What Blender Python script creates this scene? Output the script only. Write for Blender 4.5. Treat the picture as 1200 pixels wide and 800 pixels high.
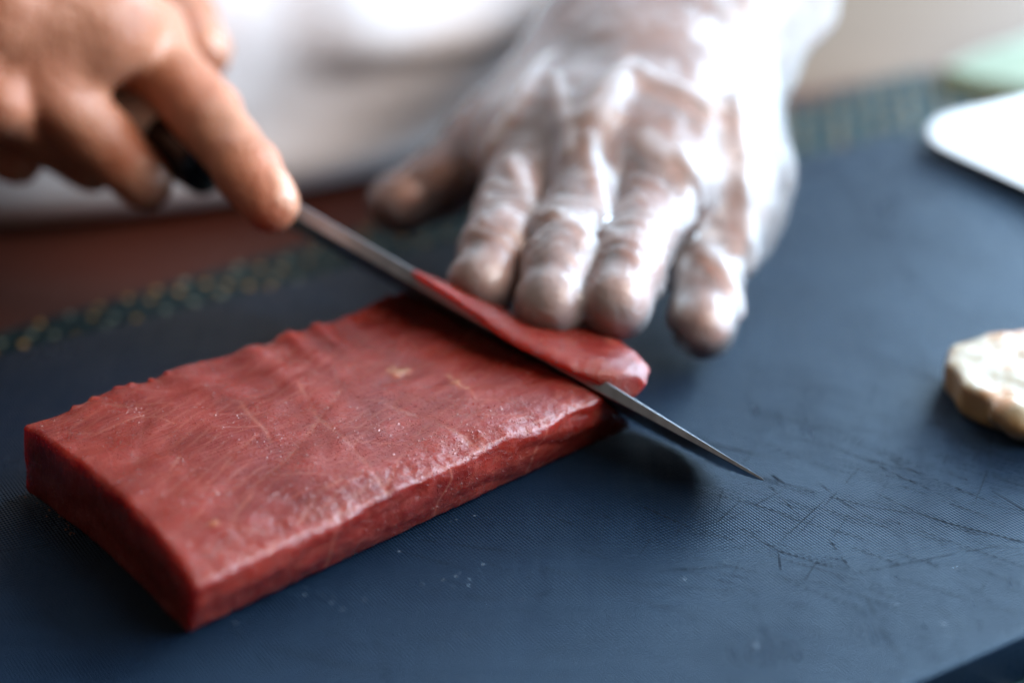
import bpy, bmesh, math, random
import numpy as np
from mathutils import Vector, noise as mnoise

for o in list(bpy.data.objects):
    bpy.data.objects.remove(o)
random.seed(7); np.random.seed(7)
SC = bpy.context.scene
COL = SC.collection

# ------------------------------------------------------------------ camera
PITCH = math.radians(26.4); DIST = 0.45; FPX = 2200.0
CAM = np.array([0, -DIST * math.cos(PITCH), DIST * math.sin(PITCH)])
cam_data = bpy.data.cameras.new('camera')
cam_data.sensor_width = 36.0
cam_data.lens = 36.0 * FPX / 1200.0
cam_data.clip_start = 0.01; cam_data.clip_end = 50
cam_data.dof.use_dof = True
cam_data.dof.focus_distance = 0.378
cam_data.dof.aperture_fstop = 4.3
cam_data.dof.aperture_blades = 0
cam = bpy.data.objects.new('camera', cam_data)
COL.objects.link(cam)
cam.location = CAM
cam.rotation_euler = (math.pi / 2 - PITCH, 0, 0)
SC.camera = cam

# ------------------------------------------------------------------ world, lamps, exposure
W = bpy.data.worlds.new('World'); SC.world = W; W.use_nodes = True
bg = W.node_tree.nodes['Background']
bg.inputs['Color'].default_value = (1.0, 0.86, 0.76, 1)
bg.inputs['Strength'].default_value = 0.12

def area(name, loc, target, sx, sy, power, color):
    l = bpy.data.lights.new(name, 'AREA'); l.shape = 'RECTANGLE'
    l.size = sx; l.size_y = sy; l.energy = power; l.color = color
    o = bpy.data.objects.new(name, l); COL.objects.link(o)
    o.location = loc
    d = Vector(target) - Vector(loc)
    o.rotation_euler = d.to_track_quat('-Z', 'Y').to_euler()
    return o
area('window_light', (0.82, 0.42, 0.46), (0.02, 0.05, 0.0), 1.65, 0.66, 68, (0.56, 0.79, 1.0))
area('fill_light', (0.48, -0.16, 0.62), (0.03, 0.08, 0.0), 0.4, 0.4, 6.6, (1.0, 0.88, 0.80))  # added warm fill that brightens glove and jacket, not a known room lamp

SC.view_settings.view_transform = 'Standard'
SC.view_settings.look = 'None'
SC.view_settings.exposure = 0.0
SC.view_settings.gamma = 1.0
SC.view_settings.use_curve_mapping = False
SC.render.engine = 'CYCLES'
SC.cycles.use_denoising = True
SC.cycles.max_bounces = 10
SC.cycles.transparent_max_bounces = 12
SC.cycles.sample_clamp_indirect = 6.0
SC.cycles.caustics_refractive = False
SC.cycles.caustics_reflective = False

# ------------------------------------------------------------------ helpers
FW = np.array([0, math.cos(PITCH), -math.sin(PITCH)])
UP = np.array([0, math.sin(PITCH), math.cos(PITCH)])
RT = np.array([1.0, 0, 0])
def at(x, y, z):
    """real-world point at height z that the photograph shows at (x, y)"""
    d = FW + RT * ((x - 600) / FPX) - UP * ((y - 400) / FPX)
    return CAM + d * ((z - CAM[2]) / d[2])
def V(*a): return np.array(a, float)
def unit(v): return v / np.linalg.norm(v)

def tag(o, label=None, cat=None, group=None, kind=None):
    if label: o['label'] = label
    if cat: o['category'] = cat
    if group: o['group'] = group
    if kind: o['kind'] = kind
    return o

def empty(name, loc):
    o = bpy.data.objects.new(name, None); COL.objects.link(o)
    o.location = loc; o.empty_display_size = 0.02
    return o

def mesh_obj(name, verts, faces, mat, parent=None, smooth=True, attrs=None):
    me = bpy.data.meshes.new(name)
    me.from_pydata([tuple(map(float, v)) for v in verts], [], [tuple(map(int, f)) for f in faces])
    me.update()
    if smooth:
        me.polygons.foreach_set('use_smooth', [True] * len(me.polygons))
    if attrs:
        for k, a in attrs.items():
            at_ = me.attributes.new(k, 'FLOAT', 'POINT')
            at_.data.foreach_set('value', np.asarray(a, np.float32))
    if mat: me.materials.append(mat)
    o = bpy.data.objects.new(name, me); COL.objects.link(o)
    if parent:
        o.parent = parent
        o.matrix_parent_inverse = parent.matrix_basis.inverted() if False else o.matrix_parent_inverse
        for v in me.vertices: v.co -= parent.location
    return o

def fix_normals(o):
    bm = bmesh.new(); bm.from_mesh(o.data)
    bmesh.ops.recalc_face_normals(bm, faces=bm.faces)
    bm.to_mesh(o.data); bm.free()

# --- signed distance grids and surface nets -------------------------------
class Grid:
    def __init__(self, lo, hi, h):
        self.lo = np.array(lo, float); self.h = h
        self.n = np.ceil((np.array(hi) - self.lo) / h).astype(int) + 1
        self.ax = [self.lo[i] + h * np.arange(self.n[i]) for i in range(3)]
    def new(self): return np.full(self.n, 0.05, np.float32)
    def box(self, lo, hi):
        a = np.clip(((np.array(lo) - self.lo) / self.h).astype(int), 0, self.n - 1)
        b = np.clip(((np.array(hi) - self.lo) / self.h).astype(int) + 2, 1, self.n)
        return tuple(slice(a[i], b[i]) for i in range(3))
    def pts(self, sl):
        X, Y, Z = np.meshgrid(*[self.ax[i][sl[i]] for i in range(3)], indexing='ij')
        return np.stack([X, Y, Z], -1)
def smin(a, b, k):
    h = np.maximum(k - np.abs(a - b), 0) / k
    return np.minimum(a, b) - h * h * k * 0.25
def capsule(P, a, b, ra, rb, sq=None):
    ab = b - a
    t = np.clip(((P - a) @ ab) / (ab @ ab), 0, 1)
    d = P - a - t[..., None] * ab
    if sq is not None:                       # squash: (axis, factor)
        ax, f = sq
        c = d @ ax
        d = d + (c * (f - 1))[..., None] * ax
    return np.sqrt((d * d).sum(-1)) - (ra + (rb - ra) * t)
def add_cap(G, F, a, b, ra, rb, k=0.004, sq=None, m=0.014):
    a = np.array(a, float); b = np.array(b, float)
    r = max(ra, rb) + m
    sl = G.box(np.minimum(a, b) - r, np.maximum(a, b) + r)
    if any(s.stop - s.start < 2 for s in sl): return
    F[sl] = smin(F[sl], capsule(G.pts(sl), a, b, ra, rb, sq).astype(np.float32), k)

def nets(F, lo, h):
    S = F < 0
    n = F.shape
    cnt = np.zeros((n[0]-1, n[1]-1, n[2]-1), np.float32)
    acc = np.zeros(cnt.shape + (3,), np.float32)
    c = [(i, j, k) for i in (0, 1) for j in (0, 1) for k in (0, 1)]
    def sub(A, o): return A[o[0]:n[0]-1+o[0], o[1]:n[1]-1+o[1], o[2]:n[2]-1+o[2]]
    for axis in range(3):
        for o in c:
            if o[axis]: continue
            q = list(o); q[axis] = 1; q = tuple(q)
            fa, fb = sub(F, o), sub(F, q)
            m = (fa < 0) != (fb < 0)
            t = np.where(m, fa / np.where(m, fa - fb, 1), 0)
            for d in range(3):
                acc[..., d] += np.where(m, (o[d] if d != axis else t), 0)
            cnt += m
    act = cnt > 0
    idx = np.full(cnt.shape, -1, np.int64); idx[act] = np.arange(act.sum())
    I = np.argwhere(act)
    verts = np.array(lo) + h * (I + acc[act] / cnt[act][:, None])
    faces = []
    for axis in range(3):
        u, v = (axis + 1) % 3, (axis + 2) % 3
        sl0 = [slice(None)] * 3; sl0[axis] = slice(0, n[axis]-1)
        sl1 = [slice(None)] * 3; sl1[axis] = slice(1, n[axis])
        A, B = S[tuple(sl0)], S[tuple(sl1)]
        E = np.argwhere(A != B)
        ok = (E[:, u] > 0) & (E[:, v] > 0) & (E[:, u] < n[u]-1) & (E[:, v] < n[v]-1)
        E = E[ok]
        if not len(E): continue
        inside = A[tuple(E.T)]
        def cell(du, dv):
            q = E.copy(); q[:, u] -= du; q[:, v] -= dv
            return idx[tuple(q.T)]
        f = np.stack([cell(1, 1), cell(0, 1), cell(0, 0), cell(1, 0)], 1)
        f[~inside] = f[~inside][:, ::-1]
        faces.append(f)
    return verts, np.concatenate(faces)

def normals(verts, faces):
    v = verts; n = np.zeros_like(v)
    fn = np.cross(v[faces[:, 2]] - v[faces[:, 0]], v[faces[:, 3]] - v[faces[:, 1]])
    for i in range(4): np.add.at(n, faces[:, i], fn)
    return n / (np.linalg.norm(n, axis=1, keepdims=True) + 1e-12)

def relax(verts, faces, it=2, lam=0.5):
    for _ in range(it):
        s = np.zeros_like(verts); c = np.zeros(len(verts))
        for i in range(4):
            a, b = faces[:, i], faces[:, (i + 1) % 4]
            np.add.at(s, a, verts[b]); np.add.at(c, a, 1)
            np.add.at(s, b, verts[a]); np.add.at(c, b, 1)
        verts = verts + lam * (s / c[:, None] - verts)
    return verts

def nz(P, scale, seed=0.0):
    """gradient noise at each point, about -1..1"""
    q = np.asarray(P) * scale + seed
    return np.array([mnoise.noise(Vector(p)) for p in q])

# --- material helpers ----------------------------------------------------
class Mat:
    def __init__(self, name):
        self.m = bpy.data.materials.new(name); self.m.use_nodes = True
        self.t = self.m.node_tree; self.N = self.t.nodes
        self.b = self.N['Principled BSDF']; self.out = self.N['Material Output']
    def n(self, kind, **kw):
        x = self.N.new(kind)
        for k, v in kw.items():
            if k.startswith('i_'):
                x.inputs[k[2:].replace('_', ' ')].default_value = v
            else: setattr(x, k, v)
        return x
    def l(self, a, b): self.t.links.new(a, b)
    def set(self, **kw):
        for k, v in kw.items():
            self.b.inputs[k.replace('_', ' ')].default_value = v
    def coord(self, scale=(1, 1, 1), rot=(0, 0, 0)):
        tc = self.n('ShaderNodeTexCoord'); mp = self.n('ShaderNodeMapping')
        mp.inputs['Scale'].default_value = scale; mp.inputs['Rotation'].default_value = rot
        self.l(tc.outputs['Object'], mp.inputs['Vector']); return mp.outputs[0]
    def noise(self, vec, scale, detail=4, rough=0.55, dist=0.0):
        x = self.n('ShaderNodeTexNoise'); self.l(vec, x.inputs['Vector'])
        x.inputs['Scale'].default_value = scale; x.inputs['Detail'].default_value = detail
        x.inputs['Roughness'].default_value = rough; x.inputs['Distortion'].default_value = dist
        return x.outputs['Fac']
    def ramp(self, fac, stops):
        x = self.n('ShaderNodeValToRGB'); e = x.color_ramp.elements
        while len(e) < len(stops): e.new(0.5)
        for i, (p, c) in enumerate(stops):
            e[i].position = p; e[i].color = c if len(c) == 4 else (*c, 1)
        self.l(fac, x.inputs[0]); return x.outputs[0]
    def mr(self, fac, a, b, c, d):
        x = self.n('ShaderNodeMapRange'); self.l(fac, x.inputs[0])
        for i, v in enumerate((a, b, c, d)): x.inputs[i + 1].default_value = v
        return x.outputs[0]
    def math(self, op, a, b=None):
        x = self.n('ShaderNodeMath', operation=op)
        for i, v in enumerate((a, b)):
            if v is None: continue
            if isinstance(v, (int, float)): x.inputs[i].default_value = v
            else: self.l(v, x.inputs[i])
        return x.outputs[0]
    def mix(self, fac, a, b):
        x = self.n('ShaderNodeMix', data_type='RGBA')
        for s, v in ((0, fac), (6, a), (7, b)):
            if isinstance(v, (int, float)): x.inputs[s].default_value = v
            elif isinstance(v, tuple): x.inputs[s].default_value = v if len(v) == 4 else (*v, 1)
            else: self.l(v, x.inputs[s])
        return x.outputs[2]
    def attr(self, name):
        return self.n('ShaderNodeAttribute', attribute_name=name).outputs['Fac']
    def bump(self, h, strength, dist, prev=None):
        x = self.n('ShaderNodeBump'); self.l(h, x.inputs['Height'])
        x.inputs['Strength'].default_value = strength; x.inputs['Distance'].default_value = dist
        if prev is not None: self.l(prev, x.inputs['Normal'])
        return x.outputs[0]
    def color(self, c): self.l(c, self.b.inputs['Base Color'])
    def rough(self, c): self.l(c, self.b.inputs['Roughness'])
    def normal(self, c): self.l(c, self.b.inputs['Normal'])

def mat_board():
    M = Mat('black_rubber_board')
    c = M.coord()
    n1 = M.noise(c, 28, 5, 0.6); n2 = M.noise(c, 160, 4, 0.6)
    st = M.noise(M.coord((14, 260, 1), (0, 0, math.radians(-8))), 1.0, 4, 0.7)   # fine knife scuffs
    st2 = M.noise(M.coord((300, 18, 1), (0, 0, math.radians(35))), 1.0, 4, 0.7)
    base = M.mix(n1, (0.0015, 0.004, 0.010), (0.003, 0.008, 0.020))
    scuff = M.ramp(st, [(0.50, (0, 0, 0)), (0.72, (1, 1, 1))])
    base = M.mix(M.math('MULTIPLY', scuff, 0.45), base, (0.006, 0.013, 0.028))
    sm = M.ramp(M.noise(c, 46, 3, 0.5, 0.6), [(0.60, (0, 0, 0)), (0.76, (1, 1, 1))])
    base = M.mix(M.math('MULTIPLY', sm, 0.35), base, (0.009, 0.020, 0.042))
    sxyz = M.n('ShaderNodeSeparateXYZ'); M.l(M.coord((1, 1, 1), (0, 0, math.radians(-32))), sxyz.inputs[0])
    wx = M.math('SINE', M.math('MULTIPLY', sxyz.outputs[0], 2 * math.pi / 0.00068))
    wy = M.math('SINE', M.math('MULTIPLY', sxyz.outputs[1], 2 * math.pi / 0.00085))
    wv = M.math('ADD', wx, M.math('MULTIPLY', wy, 0.6))
    base = M.mix(M.mr(wv, 0.2, 1.2, 0.0, 0.75), base, (0.005, 0.020, 0.054))  # weave ridges lightened in the colour, standing in for light on the relief
    M.color(base)
    r = M.mr(n1, 0.3, 0.7, 0.24, 0.40)
    r = M.math('ADD', r, M.mr(st2, 0.4, 0.8, 0.0, 0.10))
    M.rough(r)
    b1 = M.bump(wv, 1.0, 0.00016)
    b2 = M.bump(n2, 0.25, 0.0006, b1)
    b3 = M.bump(st, 0.35, 0.0006, b2)
    M.normal(b3)
    M.set(Specular_IOR_Level=0.32, Specular_Tint=(0.30, 0.65, 1.0, 1))
    return M.m

def plain(name, col, rough=0.5, var=0.15, nscale=60, bump=0.0, bdist=0.001, **kw):
    M = Mat(name); c = M.coord()
    n = M.noise(c, nscale, 5)
    d = tuple(max(0, x * (1 - var)) for x in col); u = tuple(min(1, x * (1 + var)) for x in col)
    M.color(M.mix(n, d, u)); M.rough(M.mr(n, 0.3, 0.7, rough * 0.85, min(1, rough * 1.15)))
    if bump: M.normal(M.bump(n, bump, bdist))
    M.set(**kw)
    return M.m

def mat_table():
    M = Mat('dark_red_lacquered_wood')
    g = M.noise(M.coord((3, 60, 3), (0, 0, math.radians(-32))), 1.0, 6, 0.6, 0.4)
    n = M.noise(M.coord(), 9, 3)
    M.color(M.mix(g, M.mix(n, (0.045, 0.005, 0.0015), (0.065, 0.010, 0.003)), (0.055, 0.014, 0.007)))
    M.rough(M.mr(g, 0.3, 0.7, 0.50, 0.62)); M.set(Specular_IOR_Level=0.3)
    M.normal(M.bump(g, 0.15, 0.0006))
    return M.m

def mat_flesh():
    M = Mat('raw_tuna_flesh'); c = M.coord()
    nl = M.noise(c, 55, 4, 0.55, 0.3)
    nf = M.noise(c, 1300, 4, 0.65)
    fib = M.noise(M.coord((110, 1900, 500), (0, 0, math.radians(24))), 1.0, 3, 0.6, 0.25)
    col = M.mix(M.mr(nl, 0.36, 0.64, 0, 1), (0.130, 0.0055, 0.0030), (0.225, 0.022, 0.013))
    col = M.mix(M.mr(fib, 0.45, 0.72, 0, 0.55), col, (0.30, 0.055, 0.036))
    spots = M.ramp(M.noise(c, 240, 2), [(0.66, (0, 0, 0)), (0.76, (1, 1, 1))])
    col = M.mix(M.math('MULTIPLY', spots, 0.25), col, (0.36, 0.12, 0.09))
    col = M.mix(M.math('MULTIPLY', M.attr('sinew'), 0.60), col, (0.42, 0.15, 0.10))
    col = M.mix(M.math('MULTIPLY', M.attr('fat'), M.mr(nf, 0.35, 0.6, 0.1, 0.9)), col, (0.40, 0.22, 0.12))
    M.color(col)
    wet = M.ramp(M.noise(c, 130, 4, 0.7), [(0.36, (0.32, 0.32, 0.32)), (0.60, (0.11, 0.11, 0.11))])
    M.rough(wet)
    b = M.bump(nf, 0.38, 0.0006)
    b = M.bump(fib, 0.32, 0.0005, b)
    cr = M.ramp(M.noise(c, 1500, 2), [(0.62, (0, 0, 0)), (0.75, (1, 1, 1))])
    b = M.bump(cr, 0.8, 0.0007, b)
    M.normal(b)
    M.set(Subsurface_Weight=0.95, Subsurface_Radius=(1.0, 0.09, 0.05), Subsurface_Scale=0.014,
          Specular_IOR_Level=0.46, Coat_Weight=0.0)
    return M.m

def mat_skin():
    M = Mat('skin'); c = M.coord()
    n = M.noise(c, 90, 4); f = M.noise(c, 900, 3)
    col = M.mix(M.mr(n, 0.3, 0.7, 0, 1), (0.36, 0.145, 0.076), (0.48, 0.22, 0.128))
    col = M.mix(M.math('MULTIPLY', M.attr('red'), 0.7), col, (0.56, 0.17, 0.095))
    col = M.mix(M.math('MULTIPLY', M.attr('nail'), 0.6), col, (0.60, 0.33, 0.22))
    M.color(col)
    M.rough(M.mr(M.attr('nail'), 0, 1, 0.48, 0.22))
    M.normal(M.bump(f, 0.45, 0.0009, M.bump(M.noise(c, 320, 4), 0.3, 0.0012)))
    M.set(Subsurface_Weight=0.35, Subsurface_Radius=(1.0, 0.35, 0.18), Subsurface_Scale=0.003)
    return M.m

def mat_glove():
    M = Mat('clear_vinyl_glove'); c = M.coord()
    n = M.noise(c, 120, 4)
    M.set(Base_Color=(0.93, 0.93, 0.95, 1), Roughness=0.42, Specular_IOR_Level=0.3)
    b = M.bump(M.noise(c, 240, 3, 0.5, 1.0), 0.35, 0.0016)
    b = M.bump(M.noise(c, 900, 3), 0.2, 0.0004, b)
    M.normal(b)
    tr = M.n('ShaderNodeBsdfTransparent'); tr.inputs[0].default_value = (0.97, 0.97, 0.98, 1)
    tl = M.n('ShaderNodeBsdfTranslucent'); tl.inputs[0].default_value = (0.9, 0.92, 0.95, 1)
    mx0 = M.n('ShaderNodeMixShader'); mx0.inputs[0].default_value = 0.58
    M.l(M.b.outputs[0], mx0.inputs[1]); M.l(tl.outputs[0], mx0.inputs[2])
    mx = M.n('ShaderNodeMixShader')
    lw = M.n('ShaderNodeLayerWeight'); lw.inputs[0].default_value = 0.30
    fac = M.math('ADD', M.math('MULTIPLY', M.attr('loose'), 0.72), 0.05)  # slack film is whiter; the fingertip brightening rides on this too
    fac = M.math('ADD', fac, M.mr(n, 0.50, 0.72, 0.0, 0.15))
    fac = M.math('ADD', fac, M.math('MULTIPLY', lw.outputs['Facing'], 0.15))
    fac = M.math('MINIMUM', fac, 0.92)
    M.l(fac, mx.inputs[0]); M.l(tr.outputs[0], mx.inputs[1]); M.l(mx0.outputs[0], mx.inputs[2])
    gl = M.n('ShaderNodeBsdfGlossy'); gl.inputs['Roughness'].default_value = 0.26
    M.l(b, gl.inputs['Normal'])
    fr = M.n('ShaderNodeFresnel'); fr.inputs[0].default_value = 1.5; M.l(b, fr.inputs['Normal'])
    mg = M.n('ShaderNodeMixShader'); M.l(fr.outputs[0], mg.inputs[0])
    M.l(mx.outputs[0], mg.inputs[1]); M.l(gl.outputs[0], mg.inputs[2])
    M.l(mg.outputs[0], M.out.inputs['Surface'])
    return M.m

def mat_steel():
    M = Mat('brushed_steel')
    c = M.coord((900, 30, 30)); n = M.noise(c, 1.0, 4, 0.6)
    M.color(M.mix(n, (0.24, 0.25, 0.27), (0.37, 0.38, 0.40)))
    M.rough(M.mr(n, 0.3, 0.7, 0.34, 0.50))
    M.normal(M.bump(n, 0.1, 0.0003))
    M.set(Metallic=1.0)
    return M.m

def mat_cloth(name, col, var=0.06, weave=0.0009):
    M = Mat(name); c = M.coord()
    n = M.noise(c, 25, 4)
    M.color(M.mix(n, tuple(x * (1 - var) for x in col), col))
    sx = M.n('ShaderNodeSeparateXYZ'); M.l(c, sx.inputs[0])
    w = M.math('MULTIPLY', M.math('SINE', M.math('MULTIPLY', sx.outputs[0], 6.283 / weave)),
               M.math('SINE', M.math('MULTIPLY', sx.outputs[2], 6.283 / weave)))
    M.normal(M.bump(n, 0.3, 0.004, M.bump(w, 0.3, 0.0002)))
    M.set(Roughness=0.9, Sheen_Weight=0.2)
    return M.m

def mat_mat():
    M = Mat('dark_teal_weave'); c = M.coord()
    sx = M.n('ShaderNodeSeparateXYZ'); M.l(c, sx.inputs[0])
    w = M.math('MULTIPLY', M.math('SINE', M.math('MULTIPLY', sx.outputs[0], 6.283 / 0.0024)),
               M.math('SINE', M.math('MULTIPLY', sx.outputs[1], 6.283 / 0.0012)))
    M.color(M.mix(M.mr(w, -1, 1, 0, 1), (0.0015, 0.006, 0.007), (0.004, 0.022, 0.027)))
    M.normal(M.bump(w, 0.6, 0.0005))
    M.set(Roughness=0.45, Specular_IOR_Level=0.25, Specular_Tint=(0.4, 0.85, 0.95, 1))
    return M.m

MAT = dict(board=mat_board(), table=mat_table(), flesh=mat_flesh(), skin=mat_skin(), glove=mat_glove(),
           steel=mat_steel(), mat=mat_mat(),
           scratch=plain('cut_groove', (0.004, 0.006, 0.010), 0.9, Specular_IOR_Level=0.12),
           white_cloth=mat_cloth('white_cotton', (0.86, 0.85, 0.88)),
           green_cloth=mat_cloth('pale_green_cotton', (0.17, 0.21, 0.13)),
           plate=plain('white_glaze', (0.84, 0.85, 0.86), 0.18, 0.02),
           pale_wood=plain('pale_magnolia_wood', (0.74, 0.68, 0.60), 0.5, 0.12, 200),
           horn=plain('black_horn', (0.012, 0.011, 0.011), 0.25, 0.3),
           gold=plain('gold_thread', (0.42, 0.21, 0.04), 0.4, 0.2, 300),
           cream=plain('cream_thread', (0.24, 0.25, 0.18), 0.5, 0.2, 300),
           steam=plain('sea_green_thread', (0.012, 0.04, 0.036), 0.5, 0.2, 300))

# ------------------------------------------------------------------ table (setting)
BD = unit(V(0.846, 0.533)); BN = V(BD[1], -BD[0])      # along the board, and towards the camera
def bxy(p, s, n, z=0.0):                                # point from board axes
    return V(p[0] + BD[0] * s + BN[0] * n, p[1] + BD[1] * s + BN[1] * n, z)
TZ = -0.013                                             # table top
edge0 = V(-0.147, 0.112)
TD = unit(V(1.0, 0.456)); TN = V(TD[1], -TD[0])
def slab(name, ring, z0, z1, mat, parent=None, bev=0.0015, seg=3):
    bm = bmesh.new()
    vs = [bm.verts.new((p[0], p[1], z1)) for p in ring]
    f = bm.faces.new(vs)
    ex = bmesh.ops.extrude_face_region(bm, geom=[f])
    for v in ex['geom']:
        if isinstance(v, bmesh.types.BMVert): v.co.z = z0
    bmesh.ops.recalc_face_normals(bm, faces=bm.faces)
    es = [e for e in bm.edges if abs(e.verts[0].co.z - e.verts[1].co.z) < 1e-9]
    bmesh.ops.bevel(bm, geom=es, offset=bev, segments=seg, profile=0.5, affect='EDGES')
    me = bpy.data.meshes.new(name); bm.to_mesh(me); bm.free()
    me.polygons.foreach_set('use_smooth', [True] * len(me.polygons))
    me.set_sharp_from_angle(angle=math.radians(40))
    me.materials.append(mat)
    o = bpy.data.objects.new(name, me); COL.objects.link(o)
    if parent:
        o.parent = parent
        for v in me.vertices: v.co -= parent.location
    return o
def rounded_rect(c, s0, s1, n0, n1, r, seg=8, d=None, nn=None):
    """ring of points round a rectangle s0..s1 by n0..n1 in (board) axes about c"""
    d = BD if d is None else d; nn = BN if nn is None else nn
    out = []
    for (cs, cn, a0) in ((s1 - r, n1 - r, 0), (s0 + r, n1 - r, 90), (s0 + r, n0 + r, 180), (s1 - r, n0 + r, 270)):
        for i in range(seg + 1):
            a = math.radians(a0 + 90 * i / seg)
            s = cs + r * math.cos(a); n = cn + r * math.sin(a)
            out.append(V(c[0] + d[0] * s + nn[0] * n, c[1] + d[1] * s + nn[1] * n))
    return out
tbl = slab('table', rounded_rect(edge0, -0.75, 0.95, 0.0, 0.80, 0.02, d=TD, nn=TN), TZ - 0.035, TZ, MAT['table'], bev=0.004)
tag(tbl, kind='structure')
ctr_m = Mat('pale_beige_wood')
_g = ctr_m.noise(ctr_m.coord((4, 45, 4), (0, 0, math.radians(60))), 1.0, 5, 0.6, 0.5)
ctr_m.color(ctr_m.mix(_g, (0.105, 0.056, 0.028), (0.165, 0.095, 0.052))); ctr_m.set(Roughness=0.6)
cnt = slab('counter', rounded_rect(edge0, 0.235, 0.95, -0.60, -0.006, 0.01, d=TD, nn=TN), TZ - 0.10, TZ - 0.012, ctr_m.m, bev=0.003)
tag(cnt, kind='structure')

# ------------------------------------------------------------------ woven placemat
m0 = at(0, 388, TZ + 0.002); m1 = at(1067, 84, TZ + 0.002)
MD = unit((m1 - m0)[:2]); MN = V(MD[1], -MD[0])
mlen = np.linalg.norm((m1 - m0)[:2])
pm = empty('placemat', (m0[0], m0[1], TZ))
tag(pm, 'dark teal woven placemat with rows of gold and cream stitches under the black board', 'placemat')
s1m = mlen + 0.004
slab('mat_sheet', rounded_rect(m0, -0.16, s1m, 0.0, 0.34, 0.004, d=MD, nn=MN), TZ + 0.0004, TZ + 0.002, MAT['mat'], pm, bev=0.0006, seg=2)
def stitches(name, mat, pick):
    vs, fs = [], []
    rows = int(0.34 / 0.0042)
    for r in range(rows):
        n = 0.0022 + r * 0.0042
        if 0.075 < n < 0.235: 
            continue
        k = 0
        s = -0.158 + (0.0042 if r % 2 else 0.0)
        while s < s1m - 0.004:
            if pick(r, k):
                c = V(m0[0] + MD[0] * s + MN[0] * n, m0[1] + MD[1] * s + MN[1] * n)
                a, b_ = 0.00085 + random.uniform(-.0001, .0002), 0.00085 + random.uniform(-.0001, .0002)
                i0 = len(vs)
                for (f, z) in ((1.0, 0.0019), (0.8, 0.0022)):
                    for (p, q) in ((-1, -1), (1, -1), (1, 1), (-1, 1)):
                        e = c + MD * (p * a * f) + MN * (q * b_ * f)
                        vs.append((e[0], e[1], TZ + z))
                for j in range(4):
                    fs.append((i0 + j, i0 + (j + 1) % 4, i0 + 4 + (j + 1) % 4, i0 + 4 + j))
                fs.append((i0 + 4, i0 + 5, i0 + 6, i0 + 7))
            k += 1; s += 0.0084
    o = mesh_obj(name, vs, fs, mat, pm, smooth=False); tag(o, kind='stuff')
    return o
hashv = lambda r, k: (r * 7 + k * 3 + (k * k) % 5) % 10
stitches('gold_stitches', MAT['gold'], lambda r, k: hashv(r, k) < 4)
stitches('cream_stitches', MAT['cream'], lambda r, k: 4 <= hashv(r, k) < 7)
stitches('green_stitches', MAT['steam'], lambda r, k: hashv(r, k) >= 7)

# ------------------------------------------------------------------ chopping board
bc = at(1072, 150, 0)                       # far right corner
board = empty('chopping_board', (bc[0], bc[1], TZ + 0.002))
tag(board, 'black rubber chopping board with knife scratches under the tuna', 'chopping board')
slab('board_slab', rounded_rect(bc, -0.42, 0.0, 0.0, 0.211, 0.008), TZ + 0.0021, 0.0, MAT['board'], board, bev=0.0012)

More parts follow.
